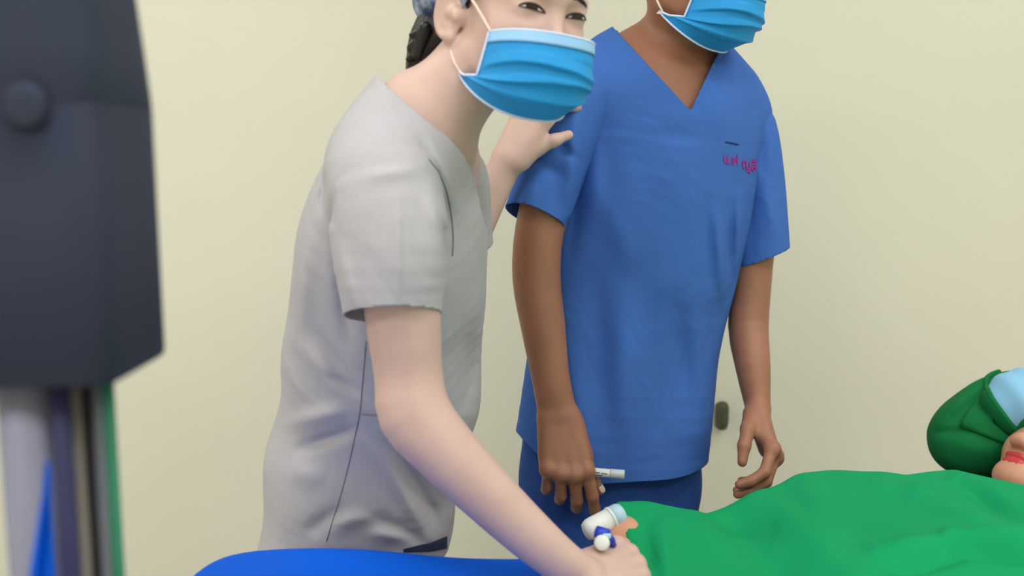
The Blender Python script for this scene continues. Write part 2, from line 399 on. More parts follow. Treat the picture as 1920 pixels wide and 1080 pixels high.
# ------------------------------------------------------------------ head, hand and mask builders
def head_node(female=False, mouth_open=0.0):
    S = (-1, 1); p = []
    p.append(Ell((0, -0.015, 0.036), (0.070 if female else 0.074, 0.094, 0.088)))
    p.append(Ell((0, 0.026, -0.018), (0.055 if female else 0.060, 0.066, 0.076)))
    for s in S:
        p.append(Cone((s * 0.052, 0.004, -0.046), (s * 0.018, 0.066, -0.078), 0.018, 0.018))
        p.append(Ell((s * (0.033 if female else 0.038), 0.058, -0.018), (0.024, 0.026, 0.026)))
        p.append(Cone((s * 0.012, 0.084, 0.034), (s * (0.040 if female else 0.044), 0.068, 0.034), 0.011, 0.010))
    p.append(Ell((0, 0.076, -0.080), (0.021, 0.017, 0.017)))
    base = Un(0.03, *p)
    for s in S: base = Sub(base, Ell((s * 0.032, 0.100, 0.016), (0.019, 0.014, 0.012)), 0.014)
    ny = -0.006 if female else 0.0
    nose = Un(0.012, Cone((0, 0.088, 0.018), (0, 0.106 + ny, -0.020), 0.007, 0.010), Ell((0, 0.110 + ny, -0.024), (0.0115, 0.011, 0.010)),
              *[Ell((s * 0.013, 0.099, -0.028), (0.0075, 0.010, 0.0075)) for s in S])
    lips = Un(0.003, Ell((0, 0.0925, -0.0500), (0.021, 0.009, 0.0055)), Ell((0, 0.0900, -0.0610), (0.018, 0.009, 0.0065)))
    lid = Un(0.0, *[Ell((s * 0.031, 0.0745, 0.0145), (0.0165, 0.0125, 0.0115)) for s in S])
    face = Un(0.008, base, nose, lips, lid)
    ears = []
    for s in S:
        R = np.array([[math.cos(s * 0.45), -math.sin(s * 0.45), 0], [math.sin(s * 0.45), math.cos(s * 0.45), 0], [0, 0, 1]])
        c = np.array([s * 0.080, -0.014, 0.0])
        shell = Ell(c, (0.007, 0.018, 0.031), R); shell = Sub(shell, Ell(c + [s * 0.008, 0.004, 0.004], (0.006, 0.010, 0.019), R), 0.004)
        hp = [c + np.array([s * 0.004, 0.006, -0.004]) + (R @ np.array([s * 0.0035, 0.0165 * math.cos(a) - 0.002, 0.029 * math.sin(a)])) - np.array([s * 0.004, 0.006, -0.004]) for a in np.radians([20, 55, 90, 125, 160, 195, 230, 262])]
        ears.append(Un(0.004, shell, Tube(hp, [0.0042] * 8, 2), Ell(c + [0, 0.004, -0.028], (0.0055, 0.008, 0.008)), Ell(c + [s * 0.0, 0.014, -0.004], (0.005, 0.004, 0.007)),
                       Cone(c + [-s * 0.012, 0.006, 0], c + [-s * 0.002, 0.002, 0], 0.014, 0.010)))
    return Un(0.006, face, *ears)

def hand_node(wr, fwd, back, thumb_side, curls, spread=0.0, scale=1.0, thumb=None, lift=0.0):
    """wr wrist, fwd towards knuckles, back = normal of the back of the hand, thumb_side +1/-1 along x = cross(fwd, back)"""
    f = nrm(fwd); b = nrm(np.asarray(back, float) - f * (np.asarray(back, float) @ f)); x = np.cross(f, b) * thumb_side   # x points to the thumb
    wr = np.asarray(wr, float); Lc = lambda a, c, d: wr + scale * (a * x + c * f + d * b)
    xs = [0.030, 0.010, -0.010, -0.028]; ks = [0.088, 0.092, 0.087, 0.078]; ln = [(0.042, 0.026, 0.020), (0.046, 0.030, 0.021), (0.043, 0.028, 0.021), (0.034, 0.021, 0.018)]
    rr = [0.0092, 0.0094, 0.0088, 0.0078]; palm = []; fing = []
    for i in range(4):
        k = Lc(xs[i], ks[i], 0.001 if i in (0, 3) else 0.003)
        palm.append(Cone(Lc(xs[i] * 0.62, 0.004, 0), k, 0.0150 * scale, 0.0118 * scale))
        palm.append(Ell(k + b * 0.0045 * scale, (0.0098 * scale,) * 3))
        sp = math.radians(spread) * (1.5 - i) / 1.5
        d = nrm(f * math.cos(sp) + x * math.sin(sp)); n = b; pts = [k]; a = 0
        for j in range(3):
            a = math.radians(curls[i][j]); d2 = d * math.cos(a) - n * math.sin(a); n = n * math.cos(a) + d * math.sin(a); d = d2
            pts.append(pts[-1] + d * ln[i][j] * scale)
        R = [rr[i] * 1.06 * scale, rr[i] * scale, rr[i] * 0.93 * scale, rr[i] * 0.80 * scale]
        fing.append(Un(0.004, *[Cone(pts[j], pts[j + 1], R[j], R[j + 1]) for j in range(3)]))
    palm.append(Cone(Lc(0.018, 0.012, -0.008), Lc(0.028, 0.055, -0.010), 0.017 * scale, 0.013 * scale))
    palm.append(Cone(Lc(-0.016, 0.010, -0.006), Lc(-0.026, 0.060, -0.006), 0.015 * scale, 0.012 * scale))
    if thumb is None: thumb = [(0.022, 0.018, -0.010), (0.046, 0.050, -0.014), (0.058, 0.080, -0.016), (0.062, 0.104, -0.018)]
    tp = [Lc(*t) if np.ndim(t) == 1 and len(t) == 3 and not isinstance(t, np.ndarray) else t for t in thumb]
    th = Un(0.006, Cone(tp[0], tp[1], 0.0165 * scale, 0.0125 * scale), Cone(tp[1], tp[2], 0.0118 * scale, 0.0100 * scale), Cone(tp[2], tp[3], 0.0102 * scale, 0.0078 * scale))
    return Un(0.006, Un(0.010, *palm), *fing, th)

def make_mask(root, R, o, sc, width=1.0):
    """pleated surgical mask in the head frame with bands, bindings and ear loops"""
    tk = np.array([0, .25, .5, .75, 1.0])
    cy = np.interp; cen = np.array([(0.1225, -0.010), (0.1275, -0.034), (0.124, -0.060), (0.114, -0.086), (0.076, -0.108)])
    sid = np.array([(0.062, 0.055, -0.018), (0.065, 0.054, -0.042), (0.067, 0.050, -0.068), (0.071, 0.026, -0.070), (0.069, 0.004, -0.066)])
    def surf(s, t, off=0.0):
        C = np.stack([np.interp(t, tk, cen[:, 0]), np.interp(t, tk, cen[:, 1])], -1)
        D = np.stack([np.interp(t, tk, sid[:, i]) for i in range(3)], -1)
        a = s * math.pi / 2; co = np.cos(a) ; si = np.sin(a)
        g = np.abs(co) ** 0.80
        x = D[..., 0] * np.sign(si) * np.abs(si) ** 0.80 * width
        y = D[..., 1] + (C[..., 0] - D[..., 1]) * g; z = D[..., 2] + (C[..., 1] - D[..., 2]) * np.abs(co) ** 0.75
        pl = 0.0
        win = np.clip(1 - np.abs(s) ** 6, 0, 1)
        for c0, am in ((0.40, 0.0065), (0.58, 0.007), (0.76, 0.005)):
            q = (t - c0 - 0.05 * np.sin(3 * s + c0 * 9)) / 0.13; pl = pl + am * np.where((q > -1) & (q < 0.0), (1 + q), np.where((q >= 0) & (q < .25), 1 - q * 4, 0)) * win
        r = np.hypot(x, y); y = y + pl * np.cos(a) + off * np.cos(a) ; x = x + pl * np.sin(a) * 0.7 + off * np.sin(a)
        z = z - off * (t > 0.97) * 0.5
        return np.stack([x, y, z], -1)
    W = lambda L: (L * sc) @ R.T + o
    nu, nv = 61, 61
    s, t = np.meshgrid(np.linspace(-1, 1, nu), np.linspace(0, 1, nv), indexing='ij')
    body = obj('face_mask', W(surf(s, t).reshape(-1, 3)), grid_faces(nu, nv), M_mask, root, solid=0.0015)
    s, t = np.meshgrid(np.linspace(-0.99, 0.99, 41), np.linspace(-0.005, 0.13, 6), indexing='ij')
    obj('top_band', W(surf(s, np.clip(t, 0, 1), 0.0018).reshape(-1, 3)), grid_faces(41, 6), M_strip, body, solid=0.001)
    def edge(name, s, t, r, m):
        V, Fc = tube(W(surf(np.asarray(s, float), np.asarray(t, float), 0.001)), r * sc, 8); obj(name, V, Fc, m, body)
    l = np.linspace(-1, 1, 41); u = np.linspace(0, 1, 25)
    edge('top_binding', l, l * 0, 0.0016, M_bind); edge('bottom_binding', l, l * 0 + 1, 0.0015, M_bind)
    for sg in (-1, 1): edge('side_binding', u * 0 + sg, u, 0.0017, M_bind)
    for sg in (-1, 1):
        P0 = surf(np.array(sg * 0.99), np.array(0.0)); P1 = surf(np.array(sg * 0.99), np.array(0.93))
        ear = [P0, (P0 + [sg * 0.076, 0.0, 0.024]) / 2 + [sg * 0.005, 0.001, 0.004], (sg * 0.078, -0.006, 0.032), (sg * 0.083, -0.030, 0.014), (sg * 0.082, -0.033, -0.014), (sg * 0.077, -0.014, -0.036), (np.array([sg * 0.076, -0.006, -0.042]) + P1) / 2 + [sg * 0.004, 0, 0], P1]
        ear = [np.array(e, float) for e in ear]; ear[1] = np.array([sg * 0.074, 0.026, 0.014])
        V, Fc = tube(W(catmull(ear, 8)), 0.0016 * sc, 8); obj('ear_loop', V, Fc, M_loop, body)
        V, Fc = tube(W(np.array([P1, P1 + [sg * 0.003, -0.010, -0.001]])), 0.0015 * sc, 8); obj('loop_end', V, Fc, M_loop, body)
    return body

def make_eyes(root, node, R, o, sc, squint=0.5, gaze=0.0):
    W = lambda L: (np.asarray(L, float) * sc) @ R.T + o
    for sg in (-1, 1):
        c = np.array([sg * 0.031, 0.088, 0.0135]); nu, nv = 25, 11
        uu, vv = np.meshgrid(np.linspace(-1, 1, nu), np.linspace(-1, 1, nv), indexing='ij')
        hgt = np.where(vv > 0, 0.0062 * squint, 0.0038 * squint) * (1 - np.abs(uu) ** 2.2) + 0.0004
        arch = 0.0022 * (1 - uu ** 2) + 0.0012 * uu * sg
        L = np.stack([c[0] + 0.0180 * uu, np.full_like(uu, c[1]), c[2] + arch + vv * hgt], -1).reshape(-1, 3)
        P = project(node, W(L), 6); d, g = fgrad(node, P.astype(np.float32)); nn = g / np.linalg.norm(g, axis=1)[:, None]
        bul = (1 - np.abs(vv.ravel()) ** 2) * (1 - np.abs(uu.ravel()) ** 3) * 0.0012 + 0.0005
        E = obj('eye', P + nn * bul[:, None], grid_faces(nu, nv), M_eyew, root)
        # iris: the middle of the same surface, a little prouder
        m = np.abs(uu - gaze * 0.4) < 0.42
        a = np.linspace(-0.42 + gaze * 0.4, 0.42 + gaze * 0.4, 13); u2, v2 = np.meshgrid(a, np.linspace(-1, 1, 9), indexing='ij')
        rr = np.clip(1 - ((u2 - gaze * 0.4) / 0.43) ** 2, 0, 1) ** 0.5
        h2 = np.where(v2 > 0, 0.0062 * squint, 0.0038 * squint) * (1 - np.abs(u2) ** 2.2); h2 = np.minimum(h2, 0.0062 * rr); ar2 = 0.0022 * (1 - u2 ** 2) + 0.0012 * u2 * sg
        L = np.stack([c[0] + 0.018 * u2, np.full_like(u2, c[1]), c[2] + ar2 + v2 * h2], -1).reshape(-1, 3)
        P = project(node, W(L), 6); d, g = fgrad(node, P.astype(np.float32)); nn = g / np.linalg.norm(g, axis=1)[:, None]
        obj('iris', P + nn * 0.0023, grid_faces(13, 9), M_iris, E)
        for nm, sgn, r in (('upper_lash', 1, 0.0017), ('lower_lash', -1, 0.0007)):
            u1 = np.linspace(-1.08, 1.05, 24) if sg < 0 else np.linspace(-1.05, 1.08, 24)
            hh = (0.0062 if sgn > 0 else 0.0038) * squint * np.clip(1 - np.abs(u1) ** 2.2, 0, 1)
            L = np.stack([c[0] + 0.0180 * u1, np.full_like(u1, c[1]), c[2] + 0.0022 * (1 - u1 ** 2) + 0.0012 * u1 * sg + sgn * hh], -1)
            P = project(node, W(L), 6); d, g = fgrad(node, P.astype(np.float32)); nn = g / np.linalg.norm(g, axis=1)[:, None]
            V, Fc = tube(P + nn * 0.0012, r * (1 - 0.6 * np.abs(u1 / 1.1) ** 3) * sc, 6); obj(nm, V, Fc, M_lash, E)
        u1 = np.linspace(-1, 1, 20); L = np.stack([c[0] + sg * 0.003 + 0.021 * u1, np.full_like(u1, 0.095), c[2] + 0.019 + 0.003 * (1 - u1 ** 2) - 0.001 * u1 * sg], -1)
        P = project(node, W(L), 8); V, Fc = tube(P, 0.0026 * (1.05 - 0.75 * np.abs(u1) ** 2) * sc, 8); obj('eyebrow', V, Fc, M_hair, root)

def shoe(root, c, yaw, m):
    Rz = rotz(yaw); c = np.asarray(c, float); P = lambda x, y, z: c + Rz @ np.array([x, y, z])
    up = Un(0.03, ETube([P(0, -0.07, 0.045), P(0, 0.02, 0.045), P(0, 0.13, 0.035)], [0.038, 0.043, 0.040], [0.040, 0.038, 0.028], Rz @ [1, 0, 0], 3), Cone(P(0, -0.05, 0.05), P(0, -0.05, 0.095), 0.04, 0.038))
    V, Q = isosurf(up, 0.008, clip=lambda p: 0.014 - p[:, 2]); s = obj('shoe', V, Q, m, root)
    a = np.linspace(0, 2 * math.pi, 28, endpoint=False); ring = np.stack([0.045 * np.cos(a) * (1 + 0.1 * np.sin(a)), 0.03 + 0.135 * np.sin(a), 0 * a], 1)
    V = np.vstack([ring, ring + [0, 0, 0.02]]); V = V @ Rz.T + c; n = 28
    obj('sole', V, [list(range(n))[::-1], list(range(n, 2 * n))] + [[k, (k + 1) % n, (k + 1) % n + n, k + n] for k in range(n)], M_rubber, s, smooth=False)

# ------------------------------------------------------------------ man in blue scrubs
def pts(L): return [at(*q) for q in L]
def build_man():
    U = np.array([math.cos(0.26), math.sin(0.26), 0]); base = at(1145, 848, 1.66)
    root = empty('person', (base[0], base[1], 0), 'standing person in blue short-sleeved scrubs and face mask holding a white pen', 'person')
    rings = [(1140, 905, 1.66, .182, .136), (1145, 848, 1.66, .179, .132), (1165, 690, 1.66, .166, .120), (1180, 600, 1.66, .166, .118), (1208, 480, 1.66, .170, .118),
             (1232, 350, 1.66, .172, .118), (1248, 240, 1.66, .160, .112), (1256, 170, 1.665, .130, .095), (1264, 110, 1.675, .080, .070)]
    def yoke(dl, k0=0):
        rg = rings[k0:]; t = ETube([at(*r[:3]) for r in rg], [r[3] - dl for r in rg], [r[4] - dl for r in rg], U)
        return Un(0.05, t, Cone(at(1240, 150, 1.66), at(1118, 165, 1.62), .066 - dl, .056 - dl), Cone(at(1270, 165, 1.68), at(1388, 222, 1.71), .062 - dl, .052 - dl),
                  Cone(at(1268, 52, 1.69), at(1150, 118, 1.655), .045 - dl, .045 - dl), Cone(at(1282, 90, 1.69), at(1360, 172, 1.70), .045 - dl, .045 - dl))
    # head
    R = frame((0.74, -0.66, -0.22), (0.05, 0, 1)); ho = at(1297, -48, 1.61); hs = 1.0
    head = XF(head_node(), R, ho, hs); HL = lambda *a: np.array(a) * hs @ R.T + ho
    neck = Tube([HL(0, -0.012, -0.03), at(1282, 62, 1.665), at(1268, 125, 1.69), at(1260, 190, 1.70)], [.052, .052, .058, .07])
    armR = ETube(pts([(1098, 185, 1.62), (1042, 330, 1.575), (1012, 430, 1.56), (1006, 520, 1.555), (1018, 610, 1.545), (1031, 700, 1.53), (1045, 775, 1.52)]),
                 [.048, .043, .039, .0385, .0355, .0305, .0305], [.048, .044, .041, .040, .036, .029, .022], (1, 0, 0), 3)
    wr = at(1047, 778, 1.515)
    handR = hand_node(wr, at(1060, 868, 1.49) - wr, (0.05, -1, 0.25), -1, [(22, 22, 10), (36, 32, 18), (42, 36, 20), (42, 36, 20)], spread=7, scale=1.04,
                      thumb=[(0.022, 0.016, -0.012), at(1096, 852, 1.512), at(1106, 890, 1.515), at(1125, 919, 1.51)])
    armL = ETube(pts([(1395, 225, 1.71), (1412, 390, 1.70), (1410, 510, 1.695), (1403, 610, 1.675), (1412, 690, 1.63), (1421, 765, 1.60)]),
                 [.046, .040, .034, .034, .0285, .020], [.046, .042, .040, .038, .034, .028], (1, 0, 0), 3)
    wl = at(1422, 770, 1.60)
    handL = hand_node(wl, at(1444, 842, 1.55) - wl, (0.95, -0.25, 0.15), 1, [(30, 38, 18), (32, 38, 20), (36, 40, 22), (40, 42, 22)], spread=4, scale=0.98,
                      thumb=[(0.020, 0.016, -0.012), (0.040, 0.048, -0.026), (0.046, 0.078, -0.040), (0.040, 0.102, -0.050)])
    core = yoke(0.014, 5)
    body = Un(0.012, Un(0.03, core, neck), Un(0.012, head, neck), Un(0.010, armR, handR), Un(0.010, armL, handL))
    V, Q = isosurf(body, 0.0034, act=1.15)
    obj('body', V, Q, M_skin_m, root)
    for c3, d3, n3, s3 in ((at(1125, 919, 1.51), nrm(at(1125, 919, 1.51) - at(1106, 890, 1.515)), (0.5, -0.75, 0.4), 0.0062),):
        z = nrm(d3); n = nrm(np.array(n3) - z * (np.array(n3) @ z)); x = np.cross(z, n); a, b = np.meshgrid(np.linspace(-1, 1, 7), np.linspace(-1, 1, 7), indexing='ij')
        L = c3 + n * 0.006 + (a.ravel()[:, None] * x * s3 * 0.8 * (1 - 0.25 * b.ravel()[:, None] ** 2)) + b.ravel()[:, None] * z * s3
        P = project(body, L, 5); d, g = fgrad(body, P.astype(np.float32)); obj('thumbnail', P + g * 0.0006, grid_faces(7, 7), M_nail, root, solid=0.0006)
    # scrub top
    f = lambda x, y: at(x, y, 1.55)
    def sf(lines): return [(at(a[0], a[1], Y), at(b[0], b[1], Y), w_, am) for a, b, Y, w_, am in lines]
    zh = base[2] - 0.016
    torso = yoke(0.0)
    wob = lambda p: -0.006 * np.sin(p[:, 0] * 34 + 6 * np.sin(p[:, 2] * 3)) * np.clip((1.12 - p[:, 2]) / 0.3, 0, 1)
    fl = pfolds([((1106, 215), (1092, 330), 12, -.006), ((1092, 320), (1068, 480), 16, -.010), ((1118, 240), (1112, 420), 16, .006), ((1100, 320), (1190, 500), 26, .006), ((1180, 300), (1190, 520), 45, .006),
                 ((1118, 520), (1135, 820), 24, -.010), ((1165, 560), (1180, 880), 26, .007), ((1215, 520), (1230, 760), 32, -.007), ((1300, 560), (1326, 860), 22, .008), ((1265, 560), (1290, 760), 26, -.008),
                 ((1340, 400), (1356, 570), 11, .007), ((1326, 380), (1338, 540), 14, -.007), ((1388, 360), (1378, 500), 8, .006), ((1374, 380), (1366, 520), 8, -.006), ((1235, 246), (1315, 256), 18, -.004), ((1345, 150), (1350, 260), 26, .006), ((1240, 250), (1280, 420), 50, .005), ((1060, 600), (1090, 860), 24, .008)], 1.66)
    torso = Mod(torso, lambda p: fl(p) + wob(p))
    A, Bp, C = np.array([1156, 58.]), np.array([1295, 208.]), np.array([1341, 112.])
    def vneck(p):
        x, y = proj(p)
        def side(P, Qv):
            d = (Qv - P) / np.linalg.norm(Qv - P); return (x - P[0]) * d[1] - (y - P[1]) * d[0]
        s1 = side(A, Bp); s2 = side(Bp, C); c = np.minimum(s1, s2)
        # the left line runs slightly bowed like the collar
        c = c / 1120
        cb = p[:, 2] - at(1250, 66, 1.74)[2]
        return np.where(p[:, 1] < 1.70, c, np.maximum(cb, -0.2)).astype(np.float32)
    def clip_m(p): return np.maximum(vneck(p), (zh + 0.006 + 0.056 * np.clip((base[0] - 0.07 - p[:, 0]) / 0.09, 0, 1) - p[:, 2])).astype(np.float32)
    V, Q = isosurf(torso, 0.0042, clip=clip_m)
    top = obj('scrub_top', V, Q, M_blue, root, solid=0.002)
    # sleeves
    sr = ETube(pts([(1135, 168, 1.63), (1095, 190, 1.61), (1046, 300, 1.582), (1006, 400, 1.562), (992, 436, 1.555)]), [.052, .058, .0525, .0505, .0505], [.054, .062, .060, .058, .058], (1, 0.1, 0), 4)
    sr = Mod(sr, pfolds([((1000, 300), (1062, 335), 12, -.006), ((1078, 200), (1068, 400), 12, .007), ((1040, 268), (1085, 300), 9, -.007), ((1012, 320), (985, 395), 16, .006), ((1045, 300), (1040, 410), 14, -.006), ((1010, 180), (1020, 250), 18, .005)], 1.60))
    hr = at(1000, 407, 1.562); nr = nrm((-0.36, -0.30, -0.88))
    V, Q = isosurf(sr, 0.0042, clip=lambda p: ((p - hr) @ nr).astype(np.float32)); obj('sleeve', V, Q, M_blue, top, solid=0.002)
    sl = ETube(pts([(1375, 222, 1.705), (1398, 245, 1.71), (1413, 340, 1.708), (1424, 470, 1.70), (1428, 520, 1.70)]), [.050, .050, .0500, .0500, .0510], [.052, .060, .060, .056, .056], (1, 0.2, 0), 4)
    sl = Mod(sl, pfolds([((1432, 330), (1455, 460), 14, .006), ((1412, 340), (1408, 480), 12, -.006), ((1425, 240), (1430, 330), 10, -.005)], 1.72))
    hl = at(1429, 480, 1.70); nl = nrm((0.36, -0.05, -0.93))
    V, Q = isosurf(sl, 0.0042, clip=lambda p: ((p - hl) @ nl).astype(np.float32)); obj('sleeve', V, Q, M_blue, top, solid=0.002)
    # embroidered name and the small dark stitch above it
    cu = bpy.data.curves.new('t', 'FONT'); cu.body = 'น.พ่ ญุลี้'; cu.size = 0.030; cu.resolution_u = 3; cu.offset = 0.0006
    to = bpy.data.objects.new('t', cu); COL.objects.link(to); bpy.context.view_layer.update()
    me = to.evaluated_get(bpy.context.evaluated_depsgraph_get()).to_mesh()
    tv = np.array([v.co for v in me.vertices]); tf = [list(pp.vertices) for pp in me.polygons]
    if len(tv):
        tv[:, 0] -= tv[:, 0].min(); wd = tv[:, 0].max(); PX = 1356 + 62 * tv[:, 0] / wd; PY = 304 + 18 * tv[:, 0] / wd - tv[:, 1] / 0.030 * 26
        P, gn = hit(torso, PX, PY, 1.3)
        obj('embroidery', P + gn * 0.0012, tf, M_mag, top, smooth=False)['label'] = 'magenta embroidered name on the chest'
    bpy.data.objects.remove(to)
    u = np.linspace(0, 1, 9); P, gn = hit(torso, 1360 + 24 * u, 266 + 5 * u, 1.3)
    V, Fc = tube(P, 0.0012 + 0.0010 * u * (1.2 - u), 6); obj('stitch_mark', V, Fc, M_mark, top)
    # trousers and shoes
    ax = base[0] + 0.0; c0 = np.array([ax, 1.66, 0])
    legs = []
    for s in (-1, 1):
        hx = c0 + U * s * 0.080
        legs.append(ETube([hx + [0, 0, zh + 0.06], hx + [0, 0, zh - 0.16], hx + U * s * 0.01 + [0, 0.01, 0.45], hx + U * s * 0.02 + [0, 0.02, 0.2], hx + U * s * 0.02 + [0, 0.02, 0.02]], [.072, .080, .078, .075, .078], [.092, .10, .085, .08, .085], U, 4))
    tr = Un(0.02, ETube([c0 + [0, 0, zh + 0.22], c0 + [0, 0, zh + 0.08], c0 + [0, 0, zh - 0.06]], [.125, .140, .150], [.085, .090, .098], U, 4), *legs)
    tr = Mod(tr, lambda p: -0.004 * np.sin(p[:, 0] * 40 + p[:, 2] * 9) - 0.003 * np.sin(p[:, 2] * 37 + p[:, 0] * 21))
    V, Q = isosurf(tr, 0.007, clip=lambda p: np.maximum(0.05 - p[:, 2], p[:, 2] - zh - 0.16).astype(np.float32)); obj('trousers', V, Q, M_navy, root, solid=0.002)
    for s in (-1, 1): h = c0 + U * s * 0.105; shoe(root, (h[0], h[1] - 0.02, 0), math.pi + 0.26, M_shoe)
    # hair, eyes, mask
    hair = Mod(XF(Ell((0, -0.020, 0.042), (0.080, 0.098, 0.092)), R, ho, hs), lambda p: 0.0012 * np.sin(p[:, 0] * 260) * np.sin(p[:, 1] * 230 + p[:, 2] * 90))
    def hclip(p):
        q = ((p - ho) @ R) / hs; return np.maximum(q[:, 1] * 0.75 - q[:, 2] + 0.012, -0.045 - q[:, 2]).astype(np.float32)
    V, Q = isosurf(hair, 0.005, clip=hclip); obj('hair', V, Q, M_hair, root, solid=0.004)
    make_eyes(root, head, R, ho, hs, 1.0); make_mask(root, R, ho, hs, 1.05)
    return root
build_man()

# ------------------------------------------------------------------ woman-shaped figure in grey scrubs (bent over the table)
def build_nurse():
    U = np.array([0.21, 0.978, 0]); base = at(668, 1000, 1.42)
    root = empty('person', (base[0], base[1], 0), 'person in light grey scrubs and face mask leaning over and reaching to the patient', 'person')
    raw = [(663, 1075, 1.42, .172, .138), (668, 1000, 1.42, .168, .138), (680, 900, 1.41, .160, .137), (701, 800, 1.39, .155, .139), (717, 700, 1.36, .152, .138), (728, 600, 1.33, .152, .130),
           (736, 500, 1.295, .152, .122), (741, 430, 1.265, .150, .114), (752, 350, 1.24, .135, .094), (764, 280, 1.215, .10, .075), (785, 222, 1.19, .062, .055)]
    def yoke(dl, k0=0):
        rg = raw[k0:]; t = ETube([at(*r[:3]) for r in rg], [r[3] - dl for r in rg], [r[4] - dl for r in rg], U, 4)
        return Un(0.05, t, Cone(at(775, 262, 1.19), at(716, 352, 1.10), .058 - dl, .060 - dl), Cone(at(795, 270, 1.23), at(848, 322, 1.37), .05 - dl, .05 - dl),
                  Cone(at(772, 205, 1.185), at(712, 290, 1.13), .036 - dl, .045 - dl), Cone(at(800, 215, 1.2), at(830, 280, 1.32), .036 - dl, .04 - dl))
    R = frame((0.498, -0.858, -0.123), (0.157, -0.051, 0.986)); ho = at(964.7, 46.3, 1.1764); hs = 0.95
    head = XF(head_node(True), R, ho, hs); HL = lambda *a: np.array(a) * hs @ R.T + ho
    neck = Tube([HL(0, -0.020, -0.02), at(880, 140, 1.185), at(826, 210, 1.195), at(790, 268, 1.215)], [.050, .046, .048, .060])
    armR = ETube(pts([(722, 375, 1.10), (746, 500, 1.085), (757, 610, 1.085), (766, 700, 1.085), (778, 775, 1.075), (832, 842, 1.065), (905, 918, 1.06), (985, 995, 1.055), (1050, 1052, 1.055), (1092, 1082, 1.06)]),
                 [.044, .043, .0415, .0385, .041, .0365, .0325, .0285, .0255, .0250], [.044, .043, .0415, .0385, .040, .0365, .0325, .0275, .022, .020], (1, 0, 0), 3)
    wr = at(1090, 1080, 1.06)
    handR = hand_node(wr, at(1172, 1058, 1.105) - wr, (-0.10, -0.50, 0.86), -1, [(62, 62, 30), (64, 64, 30), (64, 64, 30), (60, 60, 30)], spread=3, scale=0.92,
                      thumb=[(0.020, 0.016, -0.010), at(1124, 1046, 1.105), at(1146, 1026, 1.13), at(1172, 1020, 1.14)])
    armL = ETube(pts([(845, 330, 1.37), (845, 440, 1.42), (822, 540, 1.455), (872, 450, 1.485), (920, 362, 1.505), (952, 300, 1.51)]), [.042, .040, .038, .034, .027, .024], [.042, .04, .038, .034, .026, .020], (1, 0, 0), 3)
    wl = at(952, 302, 1.508)
    handL = hand_node(wl, at(990, 236, 1.520) - wl, (-0.62, -0.76, 0.1), 1, [(25, 35, 20), (25, 35, 20), (28, 38, 22), (30, 40, 22)], spread=6, scale=0.92,
                      thumb=[(0.018, 0.014, -0.004), at(1010, 277, 1.505), at(1040, 263, 1.502), at(1066, 253, 1.508)])
    body = Un(0.012, Un(0.03, yoke(0.013, 7), neck), Un(0.012, head, neck), Un(0.010, armR, handR), Un(0.010, armL, handL))
    V, Q = isosurf(body, 0.0030, act=1.15)
    obj('body', V, Q, M_skin_w, root)
    zh = base[2] - 0.024
    def sf(lines): return [(at(a[0], a[1], Y), at(b[0], b[1], Y), w_, am) for a, b, Y, w_, am in lines]
    fl = pfolds([((585, 610), (665, 725), 13, -.008), ((560, 640), (640, 740), 16, .006), ((612, 700), (684, 742), 10, -.006), ((560, 842), (665, 806), 12, -.011), ((545, 795), (650, 770), 18, .010), ((575, 1000), (640, 955), 16, -.009), ((620, 985), (700, 965), 14, .008),
                 ((700, 830), (800, 1005), 14, .009), ((735, 830), (825, 985), 13, -.009), ((690, 960), (790, 1015), 12, -.007), ((760, 800), (850, 930), 16, .008), ((690, 1000), (770, 1008), 12, .008), ((880, 620), (868, 780), 22, -.012),
                 ((606, 330), (602, 400), 6, -.006), ((634, 440), (655, 640), 16, -.010), ((580, 420), (560, 640), 18, .006), ((520, 720), (505, 840), 14, -.006), ((540, 880), (610, 900), 22, .006), ((800, 250), (870, 420), 14, .004), ((790, 260), (838, 360), 9, -.005)], 1.36)
    wob = lambda p: -0.005 * np.sin(p[:, 2] * 30 + p[:, 0] * 14) * np.clip((1.1 - p[:, 2]) / 0.2, 0, 1)
    torso = Mod(yoke(0.0), lambda p: fl(p) + wob(p))
    Pn = catmull(np.array([(690, 120.), (722, 158), (765, 196), (812, 236), (850, 268), (882, 316), (903, 400), (914, 436), (930, 470)]), 6)
    nb = at(795, 225, 1.19)
    def neckclip(p):
        x, y = proj(p)                                # side of the neckline curve, outside = up and right of it
        best = np.full(len(p), 1e9); sg = np.zeros(len(p))
        for i in range(len(Pn) - 1):
            a, b = Pn[i], Pn[i + 1]; d = b - a; L2 = d @ d; t = np.clip(((x - a[0]) * d[0] + (y - a[1]) * d[1]) / L2, 0, 1)
            ex, ey = x - a[0] - t * d[0], y - a[1] - t * d[1]; q = np.hypot(ex, ey); s = (d[0] * ey - d[1] * ex)
            up = q < best; best = np.where(up, q, best); sg = np.where(up, -np.sign(s), sg)
        return (best * sg / 1520).astype(np.float32)
    V, Q = isosurf(torso, 0.0040, clip=lambda p: np.maximum(neckclip(p), zh + 0.10 * np.clip(p[:, 0] - base[0], -0.2, 0.2) * 0 - p[:, 2]).astype(np.float32))
    top = obj('scrub_top', V, Q, M_grey, root, solid=0.002)
    sr = ETube(pts([(745, 330, 1.125), (722, 352, 1.10), (733, 460, 1.085), (736, 560, 1.085), (738, 632, 1.085)]), [.050, .0625, .0650, .0560, .0530], [.05, .062, .066, .062, .060], (1, -0.1, 0), 4)
    sr = Mod(sr, pfolds([((746, 370), (747, 640), 7, .0035), ((775, 400), (800, 600), 26, -.004), ((800, 360), (838, 470), 14, .006), ((826, 410), (846, 490), 9, -.010), ((640, 470), (662, 580), 12, .004), ((617, 340), (622, 420), 7, -.008), ((690, 330), (790, 315), 12, .004)], 1.2))
